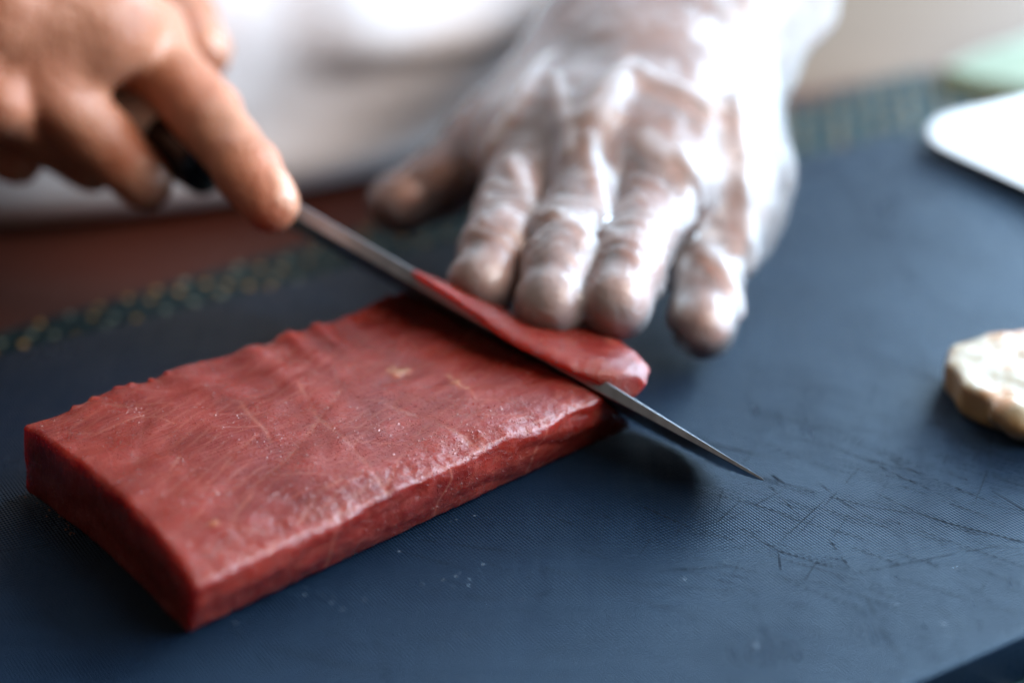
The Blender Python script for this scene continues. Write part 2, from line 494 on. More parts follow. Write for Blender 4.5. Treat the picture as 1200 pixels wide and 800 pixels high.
def scratch_strips():
    vs, fs = [], []
    def strip(pts, w, z=0.00006, brk=0.25):
        pts = [np.array(p[:2]) for p in pts]
        # resample
        res = []
        for a, b in zip(pts[:-1], pts[1:]):
            n = max(2, int(np.linalg.norm(b - a) / 0.0012))
            res += [a + (b - a) * i / n for i in range(n)]
        res.append(pts[-1]); res = np.array(res)
        N = len(res)
        run = None
        ph = random.random() * 100
        for i in range(N):
            t = i / (N - 1)
            d = res[min(i + 1, N - 1)] - res[max(i - 1, 0)]
            nrm = V(-d[1], d[0]) / (np.linalg.norm(d) + 1e-12)
            g = mnoise.noise(Vector((i * 0.35, ph, 0)))
            ww = w * (0.25 + 0.75 * math.sin(math.pi * min(1, max(0.02, t))) ** 0.5) * (0.75 + 0.6 * g)
            if g < -brk: run = None; continue
            p = res[i] + nrm * 0.00012 * mnoise.noise(Vector((i * 0.2, ph, 5)))
            vs.append((*(p + nrm * ww / 2), z)); vs.append((*(p - nrm * ww / 2), z))
            if run is not None:
                fs.append((run, run + 1, len(vs) - 1, len(vs) - 2))
            run = len(vs) - 2
    def c7(*pp): return [at(750 + x * .375, 500 + y * .375, 0) for x, y in pp]
    for pp, w in (
        (c7((410, 150), (460, 180)), .35), (c7((500, 195), (720, 250), (850, 270)), .28),
        (c7((735, 205), (860, 265), (960, 300), (1200, 360), (1500, 430)), .38), (c7((900, 155), (1120, 245)), .28),
        (c7((940, 230), (1090, 280)), .26), (c7((580, 225), (500, 300), (440, 355)), .24),
        (c7((350, 340), (440, 390), (610, 440)), .34), (c7((590, 350), (655, 440)), .32),
        (c7((660, 375), (815, 430)), .28), (c7((0, 245), (180, 325)), .3), (c7((660, 460), (860, 420), (1120, 370)), .2),
        (c7((700, 520), (760, 640), (830, 740)), .3), (c7((240, 300), (310, 235)), .26), (c7((60, 450), (300, 435)), .22),
        (c7((400, 180), (500, 280)), .22), (c7((540, 160), (640, 240), (800, 330)), .2), (c7((1100, 200), (1250, 290)), .3),
        (c7((430, 380), (440, 450)), .25), (c7((560, 40), (760, 130), (1000, 240)), .24), (c7((700, 60), (900, 160)), .24)):
        strip(pp, w * 0.0009, brk=0.45)
    for _ in range(260):       # many fine, roughly parallel cuts right of the knife
        x = random.uniform(740, 1260); y = random.triangular(340, 720, 540)
        L = random.uniform(0.006, 0.035); ang = math.radians(random.gauss(-32, 6))
        if random.random() < 0.12: ang = math.radians(random.uniform(20, 80))
        a = at(x, y, 0)[:2]
        strip([a, a + L * V(math.cos(ang), math.sin(ang))], random.uniform(.06, .17) * 0.001, 0.00008)
    for _ in range(140):
        x = random.uniform(-100, 1200); y = random.uniform(430, 820)
        L = random.uniform(0.004, 0.022); ang = math.radians(random.gauss(-22, 22))
        a = at(x, y, 0)[:2]
        strip([a, a + L * V(math.cos(ang), math.sin(ang))], random.uniform(.08, .15) * 0.001, 0.00010)
    o = mesh_obj('knife_scratches', vs, fs, MAT['scratch'], board, smooth=False)
    tag(o, kind='stuff')
scratch_strips()

# ------------------------------------------------------------------ knife frame
K0 = at(895, 562, 0.008); K1 = at(345, 245, 0.032)
KA = unit(K1 - K0)                                     # tip -> handle, along the spine
vd = unit(at(640, 415, 0.019) - CAM)
tilt = math.radians(-8)
kw = unit(vd - (vd @ KA) * KA)
kn = unit(np.cross(KA, kw))                            # blade normal
if kn[2] < 0: kn = -kn
KW = unit(kw * math.cos(tilt) + kn * math.sin(tilt))   # spine -> edge (slightly flatter than edge on)
KN = unit(np.cross(KA, KW)); KN = KN if KN[2] > 0 else -KN
def kp(a, w, n): return K0 + KA * a + KW * w + KN * n

# ------------------------------------------------------------------ tuna block
A = at(22, 500, 0.015)[:2]
E1 = unit(V(0.767, 0.642)); E2 = V(E1[1], -E1[0])
BLK = V(A[0], A[1], 0.0)
def blk(p):                                # world -> block axes
    d = np.asarray(p)[..., :2] - A
    return np.stack([d @ E1, d @ E2, np.asarray(p)[..., 2]], -1)
def unblk(q):
    q = np.asarray(q)
    return np.stack([A[0] + q[..., 0] * E1[0] + q[..., 1] * E2[0],
                     A[1] + q[..., 0] * E1[1] + q[..., 1] * E2[1], q[..., 2]], -1)
HB = 0.0160
def polyline_d(P, line):
    d = np.full(len(P), 1.0)
    for a, b in zip(line[:-1], line[1:]):
        ab = b - a; t = np.clip(((P - a) @ ab) / (ab @ ab), 0, 1)
        d = np.minimum(d, np.linalg.norm(P - a - t[:, None] * ab, axis=1))
    return d
def tuna_block():
    h = 0.0004
    G = Grid((-0.006, -0.008, -0.003), (0.140, 0.078, 0.022), h)
    P = G.pts((slice(None),) * 3)
    s, t, z = P[..., 0], P[..., 1], P[..., 2]
    LT = 0.0690
    # slightly bowed sides
    tf = LT - 0.0035 * np.sin(np.clip(s / 0.11, 0, 1) * math.pi) * 0 - 0.0045 * np.clip(s / 0.1, 0, 1)
    tf = tf - 0.0035 * np.clip(1 - z / HB, 0, 1) + 0.0016 * np.sin(np.clip(z / HB, 0, 1) * math.pi)
    tb = 0.0005 * np.sin(s * 260) + 0.0006 * np.sin(s * 97 + 1) 
    s0 = 0.0012 * np.sin(t * 60) + 0.001 * (z / HB) - 0.0008
    slant = (unblk(P) - K0) @ KN + 0.0017                       # fresh cut along the blade
    top = HB + 0.0006 * np.sin(s * 55 + 0.6) * np.sin(t * 40 + 0.3) - 0.0040 * np.clip((t - 0.054) / 0.015, 0, 1) ** 2
    r = 0.0013
    dx = np.maximum(s0 - s, slant); dy = np.maximum(tb - t, t - tf); dz = np.maximum(-z, z - top)
    qx, qy, qz = dx + r, dy + r, dz + r
    out = np.sqrt(np.maximum(qx, 0) ** 2 + np.maximum(qy, 0) ** 2 + np.maximum(qz, 0) ** 2)
    F = out + np.minimum(np.maximum(qx, np.maximum(qy, qz)), 0) - r
    v, f = nets(F.astype(np.float32), G.lo, h)
    v = relax(v, f, 2, 0.5)
    n = normals(v, f)
    up = np.clip((n[:, 2] - 0.3) / 0.5, 0, 1); side = np.clip(1 - np.abs(n[:, 2]) * 1.3, 0, 1)
    s, t, z = v.T
    # ripples running in from the back edge, soft hollows, sinew grooves
    w = nz(v, 30, 3.1)
    ph = s / 0.0125 + 0.9 * w + t * 14
    rip = (0.5 + 0.5 * np.cos(2 * math.pi * ph)) ** 1.4
    fade = np.exp(-np.maximum(t, 0) / 0.016) * np.clip((s - 0.02) / 0.02, 0, 1) * np.clip((0.085 - s) / 0.02, 0.15, 1)
    disp = up * (0.0015 * (rip - 0.4) * fade + 0.00055 * nz(v, 60, 9.0) + 0.00060 * nz(v * V(.6, 1.3, 1), 120, 15.0) + 0.00018 * nz(v, 260, 2.0))
    disp += side * (0.0008 * nz(v * V(0.6, 1, 1.6), 90, 4.0) + 0.0003 * nz(v, 300, 1.0))
    fr = np.clip((t - 0.050) / 0.012, 0, 1)           # folds of torn flesh along the front face
    q = nz(v * V(1, 1, 2.2), 65, 21.0)
    disp += side * fr * 0.0016 * (np.abs(q) - 0.25)
    sin_l = []
    def c3(*pp): return np.array([blk(at(x / 2, 320 + y / 2, HB))[:2] for x, y in pp])
    lines = [c3((800, 270), (740, 350), (690, 420), (600, 500), (540, 585)), c3((600, 380), (540, 440), (480, 515)),
             c3((1020, 330), (960, 390), (905, 480)), c3((700, 255), (740, 330), (830, 410), (905, 485)),
             c3((860, 310), (880, 345), (830, 400)), c3((190, 390), (330, 340), (335, 400), (318, 445)),
             c3((1090, 240), (1115, 300), (1135, 400)), c3((200, 298), (320, 325), (410, 360)),
             c3((480, 560), (420, 600), (375, 640)), c3((560, 300), (620, 370), (640, 400)), c3((1000, 330), (1160, 410)),
             c3((300, 560), (200, 470)), c3((700, 560), (760, 500), (800, 480)), c3((420, 430), (390, 490)),
             c3((900, 300), (1060, 360), (1180, 440)), c3((640, 600), (590, 650))]
    sv = np.zeros(len(v)); wob = np.stack([nz(v, 130, 5.0), nz(v, 130, 8.0)], 1) * 0.0007
    ok = up > 0.2
    for i, ln in enumerate(lines):
        d = polyline_d(v[ok][:, :2] + wob[ok], ln)
        wd = 0.00030 if i % 3 else 0.00040
        br = np.clip(0.55 + 1.1 * nz(v[ok], 160, 31.0 + i), 0, 1)
        sv[ok] = np.maximum(sv[ok], 0.8 * np.exp(-(d / wd) ** 2) * br)
        disp[ok] -= 0.00007 * np.exp(-(d / 0.0008) ** 2)
    fe = 0.5 * np.clip((t - 0.057) / 0.005, 0, 1)
    disp += fe * (0.00030 * nz(v * V(1, .7, .7), 420, 71.0) + 0.00022 * nz(v, 800, 73.0))
    # dense faint fibre lines, slanting across the top
    vo = v[ok]; fam = (vo[:, 1] + 0.42 * vo[:, 0] + 0.0016 * nz(vo, 45, 51.0)) / 0.0031
    fam2 = (vo[:, 1] - 0.75 * vo[:, 0] + 0.0020 * nz(vo, 40, 57.0)) / 0.0074
    for fm, w0, amp, sd in ((fam, .11, .38, 61.0), (fam2, .050, .45, 67.0)):
        dd = np.abs(fm - np.round(fm))
        sv[ok] = np.maximum(sv[ok], amp * np.exp(-(dd / w0) ** 2) * np.clip(1.6 * nz(vo, 95, sd) + .25, 0, 1))
    # hairline on the front face
    fl = (side > 0.4) & (t > 0.045)
    for s0_ in (0.0835, 0.058, 0.030):
        d = np.abs(s[fl] - s0_ - 0.0012 * nz(v[fl], 200, 3.3) - (z[fl] - 0.008) * 0.25)
        sv[fl] = np.maximum(sv[fl], 0.7 * np.exp(-(d / 0.0003) ** 2))
    fat = np.zeros(len(v))
    for (px, py, rx, ry) in ((468, 433, 0.0030, 0.0022), (537, 447, 0.0016, 0.0034), (357, 500, 0.0012, 0.0012), (250, 612, .0012, .0008)):
        c = blk(at(px, py, HB))[:2]
        d = np.sqrt(((s - c[0]) / rx) ** 2 + ((t - c[1]) / ry) ** 2) + 1.1 * nz(v, 380, 6.0) + 0.5 * nz(v, 900, 2.0)
        m = np.clip(1.15 - d, 0, 1) * up
        fat = np.maximum(fat, np.clip(m * 1.2, 0, 0.8)); disp += m * 0.0004
    # ragged crumbs along the back top edge
    be = np.exp(-(t / 0.0015) ** 2) * up
    disp += be * np.clip(nz(v, 380, 12.0) - 0.15, 0, 1) * 0.0022
    sv = np.maximum(sv, be * np.clip(nz(v, 300, 14.0) * 2, 0, 1) * 0.8)
    v = v + n * disp[:, None]
    v[:, 2] = np.maximum(v[:, 2], 0.0003)
    o = mesh_obj('tuna_block', v, f, MAT['flesh'], attrs=dict(sinew=sv, fat=fat))
    o.location = BLK
    o.rotation_euler = (0, 0, math.atan2(E1[1], E1[0]))
    # block axes use E2 pointing towards the camera: mirror second axis in mesh
    for vv in o.data.vertices: vv.co.y = -vv.co.y
    o.data.flip_normals()
    tag(o, 'large rectangular block of raw red tuna lying on the black board', 'tuna')
    # beads of moisture on the cut surface
    bm_ = Mat('wet_bead'); bm_.set(Base_Color=(0.26, 0.05, 0.035, 1), Roughness=0.12, Specular_IOR_Level=0.8, Subsurface_Weight=0.6, Subsurface_Scale=0.002)
    cand = np.where((n[:, 2] > 0.35) & (v[:, 2] > 0.008))[0]
    pr = 0.25 + 4.5 * np.exp(-((v[cand, 1] - 0.064) / 0.006) ** 2) + np.clip(nz(v[cand], 75, 41.0) * 3.2, 0, 2.5)
    pick = np.random.choice(cand, 1100, replace=False, p=pr / pr.sum())
    bv, bf = [], []
    for q in pick:
        c_, nn_ = v[q], n[q]; r_ = random.uniform(.00006, .00020) * (1.5 if random.random() < .08 else 1)
        e1 = unit(np.cross(nn_, V(.3, .9, .2))); e2 = np.cross(nn_, e1); i0 = len(bv); st_ = random.uniform(1, 2.2)
        for f_, h_ in ((1.0, -.1), (.7, .45)):
            for k_ in range(6):
                an = k_ * math.pi / 3; w_ = c_ + e1 * (r_ * f_ * st_ * math.cos(an)) + e2 * (r_ * f_ * math.sin(an)) + nn_ * r_ * h_
                bv.append((w_[0], -w_[1], w_[2]))
        w_ = c_ + nn_ * r_ * .65; bv.append((w_[0], -w_[1], w_[2]))
        for k_ in range(6):
            bf.append((i0 + (k_ + 1) % 6, i0 + k_, i0 + 6 + k_, i0 + 6 + (k_ + 1) % 6)); bf.append((i0 + 6 + (k_ + 1) % 6, i0 + 6 + k_, i0 + 12))
    wb = mesh_obj('moisture_beads', bv, bf, bm_.m); fix_normals(wb); wb.parent = o; tag(wb, kind='stuff')
    return o
tuna_block()

# ------------------------------------------------------------------ tuna slice being cut
def tuna_slice():
    # sections along the spine; each: left lip on the spine, top ridge, right shoulder, right foot, underside on the blade
    secs = []
    ka = [.0372, .0382, .040, .044, .049, .055, .067, .087, .096]
    kT = [.0084, .0094, .0104, .0116, .0122, .0118, .0072, .0048, .0034]
    kl = [.0048, .0030, .0008, -.0020, -.0042, -.0048, -.0046, -.0036, -.0020]
    kr = [.0070, .0094, .0120, .0148, .0168, .0182, .0230, .0240, .0215]
    for a in np.concatenate([np.linspace(.096, .052, 24), np.linspace(.0505, .0372, 14)]):
        T = np.interp(a, ka, kT); wl = np.interp(a, ka, kl); wr_ = np.interp(a, ka, kr)
        def nt(w_):
            x = min(1, max(0, (w_ + .0035) / .0120)); x = 1 - (1 - x) ** 1.08
            return .0016 + (T - .0016) * x - .10 * max(0, w_ - .010)
        droop = -0.0032 * math.exp(-((a - .062) / .017) ** 2) - 0.0004
        prof = [(wl, droop + .0004), (wl + .0002, nt(wl) + droop * .6)]
        for u in (.14, .28, .43, .58, .72, .85, .95): prof.append((wl + (wr_ - wl) * u, nt(wl + (wr_ - wl) * u)))
        prof += [(wr_, nt(wr_) * .93), (wr_ + .0003, nt(wr_) * .50 + .001), (wr_ - .0004, .0021), (wl * .3 + wr_ * .7, .0019), (wl * .7 + wr_ * .3 + .001, .0018)]
        secs.append([kp(a, w_, n_) for w_, n_ in prof])
    S = np.array(secs); M_, N_ = S.shape[:2]
    vs = S.reshape(-1, 3).tolist(); fs = []
    for i in range(M_ - 1):
        for j in range(N_):
            fs.append((i * N_ + j, i * N_ + (j + 1) % N_, (i + 1) * N_ + (j + 1) % N_, (i + 1) * N_ + j))
    # bulged end caps
    for i, sgn in ((0, 1), (M_ - 1, -1)):
        c = S[i].mean(0) + KA * sgn * 0.0012
        ring2 = [S[i][j] * .55 + S[i].mean(0) * .45 + KA * sgn * 0.0010 for j in range(N_)]
        b0 = len(vs); vs += [list(p) for p in ring2]; vs.append(list(c))
        for j in range(N_):
            fs.append((i * N_ + j, i * N_ + (j + 1) % N_, b0 + (j + 1) % N_, b0 + j))
            fs.append((b0 + j, b0 + (j + 1) % N_, b0 + N_))
    me = bpy.data.meshes.new('tuna_slice'); me.from_pydata([tuple(map(float, p)) for p in vs], [], fs)
    bm = bmesh.new(); bm.from_mesh(me)
    bmesh.ops.recalc_face_normals(bm, faces=bm.faces)
    bmesh.ops.subdivide_edges(bm, edges=bm.edges, cuts=3, use_grid_fill=True, smooth=0.0)
    for _ in range(6): bmesh.ops.smooth_vert(bm, verts=bm.verts, factor=0.5, use_axis_x=True, use_axis_y=True, use_axis_z=True)
    bm.normal_update()
    for v in bm.verts:
        p = v.co
        d = 0.00025 * mnoise.noise(p * 120) + 0.00012 * mnoise.noise(p * 420)
        v.co = p + v.normal * d
    for v in bm.verts: v.co.z = max(v.co.z, 0.0008)
    bm.to_mesh(me); bm.free()
    n = len(me.vertices)
    for k in ('sinew', 'fat'):
        a_ = me.attributes.new(k, 'FLOAT', 'POINT')
        if k == 'sinew':
            co = np.array([v.co for v in me.vertices])
            a_.data.foreach_set('value', np.clip(nz(co * V(1, 1, 1), 260, 3.0) - 0.25, 0, 1).astype(np.float32))
    me.polygons.foreach_set('use_smooth', [True] * len(me.polygons))
    me.materials.append(MAT['flesh'])
    o = bpy.data.objects.new('tuna_slice', me); COL.objects.link(o)
    tag(o, 'thin tuna slice being cut, lying on the knife blade under gloved fingertips', 'tuna')
tuna_slice()

# ------------------------------------------------------------------ knife
def knife():
    k = empty('knife', K0)
    tag(k, 'long slicing knife with narrow steel blade held by the bare hand', 'knife')
    rows = []
    for a in np.concatenate([[0.0006, 0.002, 0.004, 0.007], np.linspace(0.011, 0.160, 34)]):
        w_ = 0.0185 * (1 - math.exp(-a / 0.014)) + 0.0085 * (a / 0.165)
        t_ = 0.0004 + 0.0024 * min(1, a / 0.045) + 0.0010 * (a / 0.165)
        h = t_ / 2
        rows.append([kp(a, 0.0002, -h), kp(a, 0.0, -h * .85), kp(a, 0.0, h * .85), kp(a, .0002, h), kp(a, w_ * .35, h * .82),
                     kp(a, w_ * .58, h * .68), kp(a, w_, -h * .55), kp(a, w_ * .58, -h * .8)])
    R = np.array(rows); N_ = R.shape[1]; vs = R.reshape(-1, 3).tolist(); fs = []
    for i in range(len(R) - 1):
        for j in range(N_):
            fs.append((i * N_ + j, i * N_ + (j + 1) % N_, (i + 1) * N_ + (j + 1) % N_, (i + 1) * N_ + j))
    tip = len(vs); vs.append(list(kp(-0.0002, 0.0001, 0)))
    for j in range(N_): fs.append((tip, (j + 1) % N_, j))
    fs.append(tuple(range((len(R) - 1) * N_, len(R) * N_)))
    o = mesh_obj('blade', vs, fs, MAT['steel'], k, smooth=True); fix_normals(o)
    o.data.set_sharp_from_angle(angle=math.radians(18))
    def tube(name, prof, mat, cw=0.0085, flat=0.82, seg=20):
        vs, fs = [], []
        for (a, r) in prof:
            for j in range(seg):
                th = 2 * math.pi * j / seg
                vs.append(list(kp(a, cw + r * math.cos(th), r * flat * math.sin(th))))
        for i in range(len(prof) - 1):
            for j in range(seg):
                fs.append((i * seg + j, i * seg + (j + 1) % seg, (i + 1) * seg + (j + 1) % seg, (i + 1) * seg + j))
        fs.append(tuple(range(seg))); fs.append(tuple(range((len(prof) - 1) * seg, len(prof) * seg)))
        o = mesh_obj(name, vs, fs, mat, k); fix_normals(o)
        o.data.set_sharp_from_angle(angle=math.radians(45))
    tube('neck', [(0.158, .0075), (0.162, .006), (0.166, .005), (0.172, .005)], MAT['steel'], flat=0.35)
    tube('ferrule', [(0.1695, .0088), (0.170, .0096), (0.1835, .0099), (0.184, .0096)], MAT['horn'])
    tube('handle', [(0.1842, .0094), (0.1846, .0099), (0.235, .0108), (0.290, .0118), (0.3105, .0120), (0.312, .0112)], MAT['pale_wood'])
knife()

# ------------------------------------------------------------------ chef: body (both hands), glove, jacket
TC = V(-0.115, 0.275)                       # torso centre, beyond the table edge
TX = V(0.846, 0.533); TY = V(-0.533, 0.846)
chef = empty('person', (TC[0], TC[1], TZ - 0.35))
tag(chef, 'person in white jacket slicing tuna, bare hand on knife, other hand in clear glove', 'person')

def build_hand(G, F, fingers, palm, kf=0.006):
    """fingers: lists of (point, radius); palm: list of capsules"""
    Fp = G.new()
    for c in palm: add_cap(G, Fp, *c[:4], k=0.013, sq=c[4] if len(c) > 4 else None, m=0.022)
    out = Fp.copy()
    for ch in fingers:
        Ff = G.new()
        for (a, ra), (b, rb) in zip(ch[:-1], ch[1:]):
            add_cap(G, Ff, a, b, ra, rb, k=0.003)
        out = np.minimum(out, smin(Fp, Ff, kf))
    return np.minimum(F, out)

# ---- left hand (gloved, right side of the picture)
LZ = 0.001
Lf = dict(
    index=[(at(566, 334, .0222), .0069), (at(582, 293, .0258), .0074), (at(604, 236, .0288), .0079), (at(638, 155, .034), .0090)],
    middle=[(at(646, 358, .0230), .0071), (at(658, 313, .0268), .0076), (at(680, 252, .0302), .0081), (at(708, 163, .036), .0094)],
    ring=[(at(722, 356, .0238), .0068), (at(736, 318, .0262), .0073), (at(755, 264, .0285), .0078), (at(778, 178, .034), .0090)],
    pinky=[(at(825, 380, .0090), .0063), (at(829, 345, .0118), .0067), (at(837, 292, .0160), .0072), (at(846, 205, .027), .0084)],
    thumb=[(at(470, 238, .014), .0072), (at(512, 216, .017), .0084), (at(585, 172, .022), .0098), (at(690, 85, .034), .0130)])
Lw = at(795, 8, .046); Le = V(0.17, 0.33, 0.13)
ldir = unit(Le - Lw)
Lside = unit(np.cross(ldir, V(0, 0, 1)))                # across the wrist
Lpalm = [(Lf[k][-1][0], Lw + Lside * o_, Lf[k][-1][1], .0155) for k, o_ in (('index', -.011), ('middle', -.005), ('ring', .005), ('pinky', .010))]
def web(a, b, f, r, dz): return (Lf[a][3][0] * (1 - f) + Lf[a][2][0] * f - V(0, 0, dz), Lf[b][3][0] * (1 - f) + Lf[b][2][0] * f - V(0, 0, dz), r, r)
for a_, b_ in (('index', 'middle'), ('middle', 'ring'), ('ring', 'pinky')):
    Lpalm += [web(a_, b_, .22, .0080, .001), web(a_, b_, .45, .0062, .002)]
    m_ = (Lf[a_][3][0] + Lf[b_][3][0]) / 2
    Lpalm += [(m_ + V(0, 0, .0012), Lw, .0095, .0165)]
Lpalm += [(Lf['index'][2][0] * .25 + Lf['index'][3][0] * .75 - V(0, 0, .003), Lf['thumb'][2][0], .0065, .0085),
          (Lf['index'][3][0] - V(0, 0, .004), Lf['thumb'][3][0], .0090, .0130)]
Lpalm += [(Lf['index'][-1][0] - V(0, 0, .004), Lf['middle'][-1][0] - V(0, 0, .004), .009, .009),
          (Lf['middle'][-1][0] - V(0, 0, .004), Lf['ring'][-1][0] - V(0, 0, .004), .009, .009),
          (Lf['ring'][-1][0] - V(0, 0, .003), Lf['pinky'][-1][0] - V(0, 0, .002), .009, .008),
          (Lf['thumb'][2][0], Lw - Lside * .006 - V(0, 0, .004), .0100, .0160),
          (Lw + Lside * .009, Lw + ldir * .10 + Lside * .009, .0165, .020),
          (Lw - Lside * .009, Lw + ldir * .10 - Lside * .009, .0165, .020),
          (Lw + ldir * .08, Lw + ldir * .16, .027, .031)]

# ---- right hand (bare, holds the knife)
H0 = kp(0.20, 0.0085, 0); H1 = kp(0.305, 0.0085, 0)
Rw = V(-0.178, 0.108, 0.079); Re = V(-0.335, 0.25, 0.175)
Rf = dict(
    index=[(at(316, 238, .0385), .0068), (at(290, 200, .043), .0074), (at(240, 132, .047), .0084), (at(163, 48, .055), .0100)],
    middle=[(at(168, 212, .030), .0072), (at(118, 164, .040), .0080), (at(50, 98, .054), .0092), (at(118, 30, .065), .0100)],
    ring=[(at(105, 195, .028), .0066), (at(62, 160, .038), .0074), (at(0, 118, .052), .0083), (at(62, 18, .068), .0096)],
    pinky=[(at(20, 190, .030), .0060), (at(-20, 165, .038), .0067), (at(-60, 130, .052), .0074), (at(5, 20, .070), .0088)],
    thumb=[(at(236, 62, .045), .0080), (at(214, 20, .048), .0090), (at(180, -40, .052), .0105), (at(90, -110, .066), .0140)])
rdir = unit(Re - Rw); Rside = unit(np.cross(rdir, V(0, 0, 1)))
Rpalm = [(Rf[k][-1][0], Rw + Rside * o_, Rf[k][-1][1], .0155) for k, o_ in (('index', -.009), ('middle', -.004), ('ring', .004), ('pinky', .009))]
Rpalm += [(Rf['index'][-1][0], Rf['middle'][-1][0], .0095, .0095), (Rf['middle'][-1][0], Rf['ring'][-1][0], .0095, .009),
          (Rf['ring'][-1][0], Rf['pinky'][-1][0], .009, .0085),
          (Rf['thumb'][2][0], Rw - V(0, 0, .006), .0105, .016),
          (Rw + Rside * .009, Rw + rdir * .10 + Rside * .009, .0165, .020),
          (Rw - Rside * .009, Rw + rdir * .10 - Rside * .009, .0165, .020),
          (Rw + rdir * .08, Rw + rdir * .16, .027, .031)]

def chain_attr(v, hands, fn):
    out = np.zeros(len(v))
    for hnd in hands:
        for name, ch in hnd.items(): out = np.maximum(out, fn(v, name, ch))
    return out

def hand_bounds(fingers, wrist, d, ext=0.10):
    pts = [p for ch in fingers.values() for p, r in ch] + [wrist, wrist + d * ext]
    pts = np.array(pts); return pts.min(0) - 0.024, pts.max(0) + 0.024

def body_mesh():
    V_, F_ = [], []
    off = 0
    for fingers, palm, wr, d in ((Lf, Lpalm, Lw, ldir), (Rf, Rpalm, Rw, rdir)):
        lo, hi = hand_bounds(fingers, wr, d)
        G = Grid(lo, hi, 0.0010)
        F = build_hand(G, G.new(), list(fingers.values()), palm)
        v, f = nets(F, G.lo, G.h); v = relax(v, f, 2)
        V_.append(v); F_.append(f + off); off += len(v)
    # arms and trunk, hidden in the sleeves and jacket but joined to the hands
    G = Grid((-0.42, -0.02, -0.30), (0.28, 0.50, 0.48), 0.006)
    F = G.new()
    Ls = V(TC[0], TC[1], 0.38) + V(*TX, 0) * 0.17; Rs = V(TC[0], TC[1], 0.38) - V(*TX, 0) * 0.17
    T0 = V(TC[0], TC[1], -0.28) + V(*TY, 0) * 0.01; T1 = V(TC[0], TC[1], 0.34)
    for c in ((Lw + ldir * .085, Le, .0255, .037), (Le, Ls, .037, .050), (Rw + rdir * .085, Re, .0255, .037), (Re, Rs, .037, .050)):
        add_cap(G, F, *c, k=0.012, m=0.03)
    for o_ in (-0.07, 0, 0.07):
        add_cap(G, F, T0 + V(*TX, 0) * o_, T1 + V(*TX, 0) * o_, .085, .095, k=0.03, m=0.05)
    v, f = nets(F, G.lo, G.h); v = relax(v, f, 2)
    V_.append(v); F_.append(f + off)
    # open the wrists and the forearm ends, then bridge them into one skin
    for h_i, (wr, d) in enumerate(((Lw, ldir), (Rw, rdir))):
        vv = V_[h_i]; ff = F_[h_i] - (0 if h_i == 0 else len(V_[0]))
        ff = ff[(((vv - wr) @ d)[ff] < 0.092).all(1)]
        F_[h_i] = ff + (0 if h_i == 0 else len(V_[0]))
        vv = V_[2]; ff = F_[2] - off
        q = vv - wr; al_ = q @ d; ra_ = np.linalg.norm(q - al_[:, None] * d, axis=1)
        bad = (al_ < 0.108) & (ra_ < 0.05)
        F_[2] = ff[~bad[ff].any(1)] + off
    v = np.concatenate(V_); f = np.concatenate(F_)
    n = normals(v, f)
    fine = np.arange(len(v)) < off
    red = np.zeros(len(v)); nail = np.zeros(len(v)); disp = np.zeros(len(v))
    vf = v[fine]
    for hnd, upv in ((Lf, V(0, 0, 1)), (Rf, None)):
        for name, ch in hnd.items():
            tip, dip, pip = ch[0][0], ch[1][0], ch[2][0]
            for c, r_, a_ in ((tip, .013, 0.9), (dip, .009, .6), (pip, .012, .8), (ch[3][0], .015, .5)):
                red[fine] = np.maximum(red[fine], a_ * np.exp(-(np.linalg.norm(vf - c, axis=1) / r_) ** 2))
            ax = unit(tip - dip)
            # back-of-finger direction
            bend = unit((dip - tip) - (dip - tip) @ unit(pip - tip) * unit(pip - tip) + 1e-9) if upv is None else V(0, 0, 1)
            if upv is None: bend = unit(V(0.55, 0.35, 0.75)) if name in ('index', 'thumb') else unit(V(0.5, -0.8, 0.2))
            up_ = unit(bend - (bend @ ax) * ax); sd = np.cross(ax, up_)
            rt_ = ch[0][1]
            q = vf - (tip + ax * rt_ * 0.25)
            u, w_, h_ = q @ ax, q @ sd, q @ up_
            m = (1 / (1 + np.exp(((np.abs(u) / (rt_ * .85)) ** 4 + (np.abs(w_) / (rt_ * .72)) ** 4 - 1) * 6))) * (h_ > rt_ * .35) * (np.linalg.norm(q, axis=1) < rt_ * 1.6)
            nail[fine] = np.maximum(nail[fine], m); disp[fine] += m * 0.0003
            # knuckle creases
            for c, dd in ((dip, unit(tip - pip)), (pip, unit(dip - ch[3][0]))):
                q = vf - c; a_ = q @ dd; near = np.exp(-((np.linalg.norm(q - a_[:, None] * dd, axis=1)) / .011) ** 4)
                disp[fine] -= 0.00035 * near * np.exp(-(a_ / .006) ** 2) * (0.5 + 0.5 * np.cos(a_ / .0019 * 2 * math.pi)) * (q @ up_ > 0)
    dn = nz(vf, 120, 1.7) * 0.0005
    disp[fine] += dn
    v = v + n * disp[:, None]
    o = mesh_obj('body', v, f, MAT['skin'], chef, attrs=dict(red=red, nail=nail))
    bm = bmesh.new(); bm.from_mesh(o.data)
    bmesh.ops.delete(bm, geom=[x for x in bm.verts if not x.link_faces], context='VERTS')
    cl = Vector(chef.location)
    for wr, d in ((Lw, ldir), (Rw, rdir)):
        c_ = Vector(wr + d * 0.1) - cl
        es = [e for e in bm.edges if e.is_boundary and (e.verts[0].co - c_).length < 0.06]
        bmesh.ops.bridge_loops(bm, edges=es)
    for fc in bm.faces: fc.smooth = True
    bm.to_mesh(o.data); bm.free()
    return o
body_mesh()

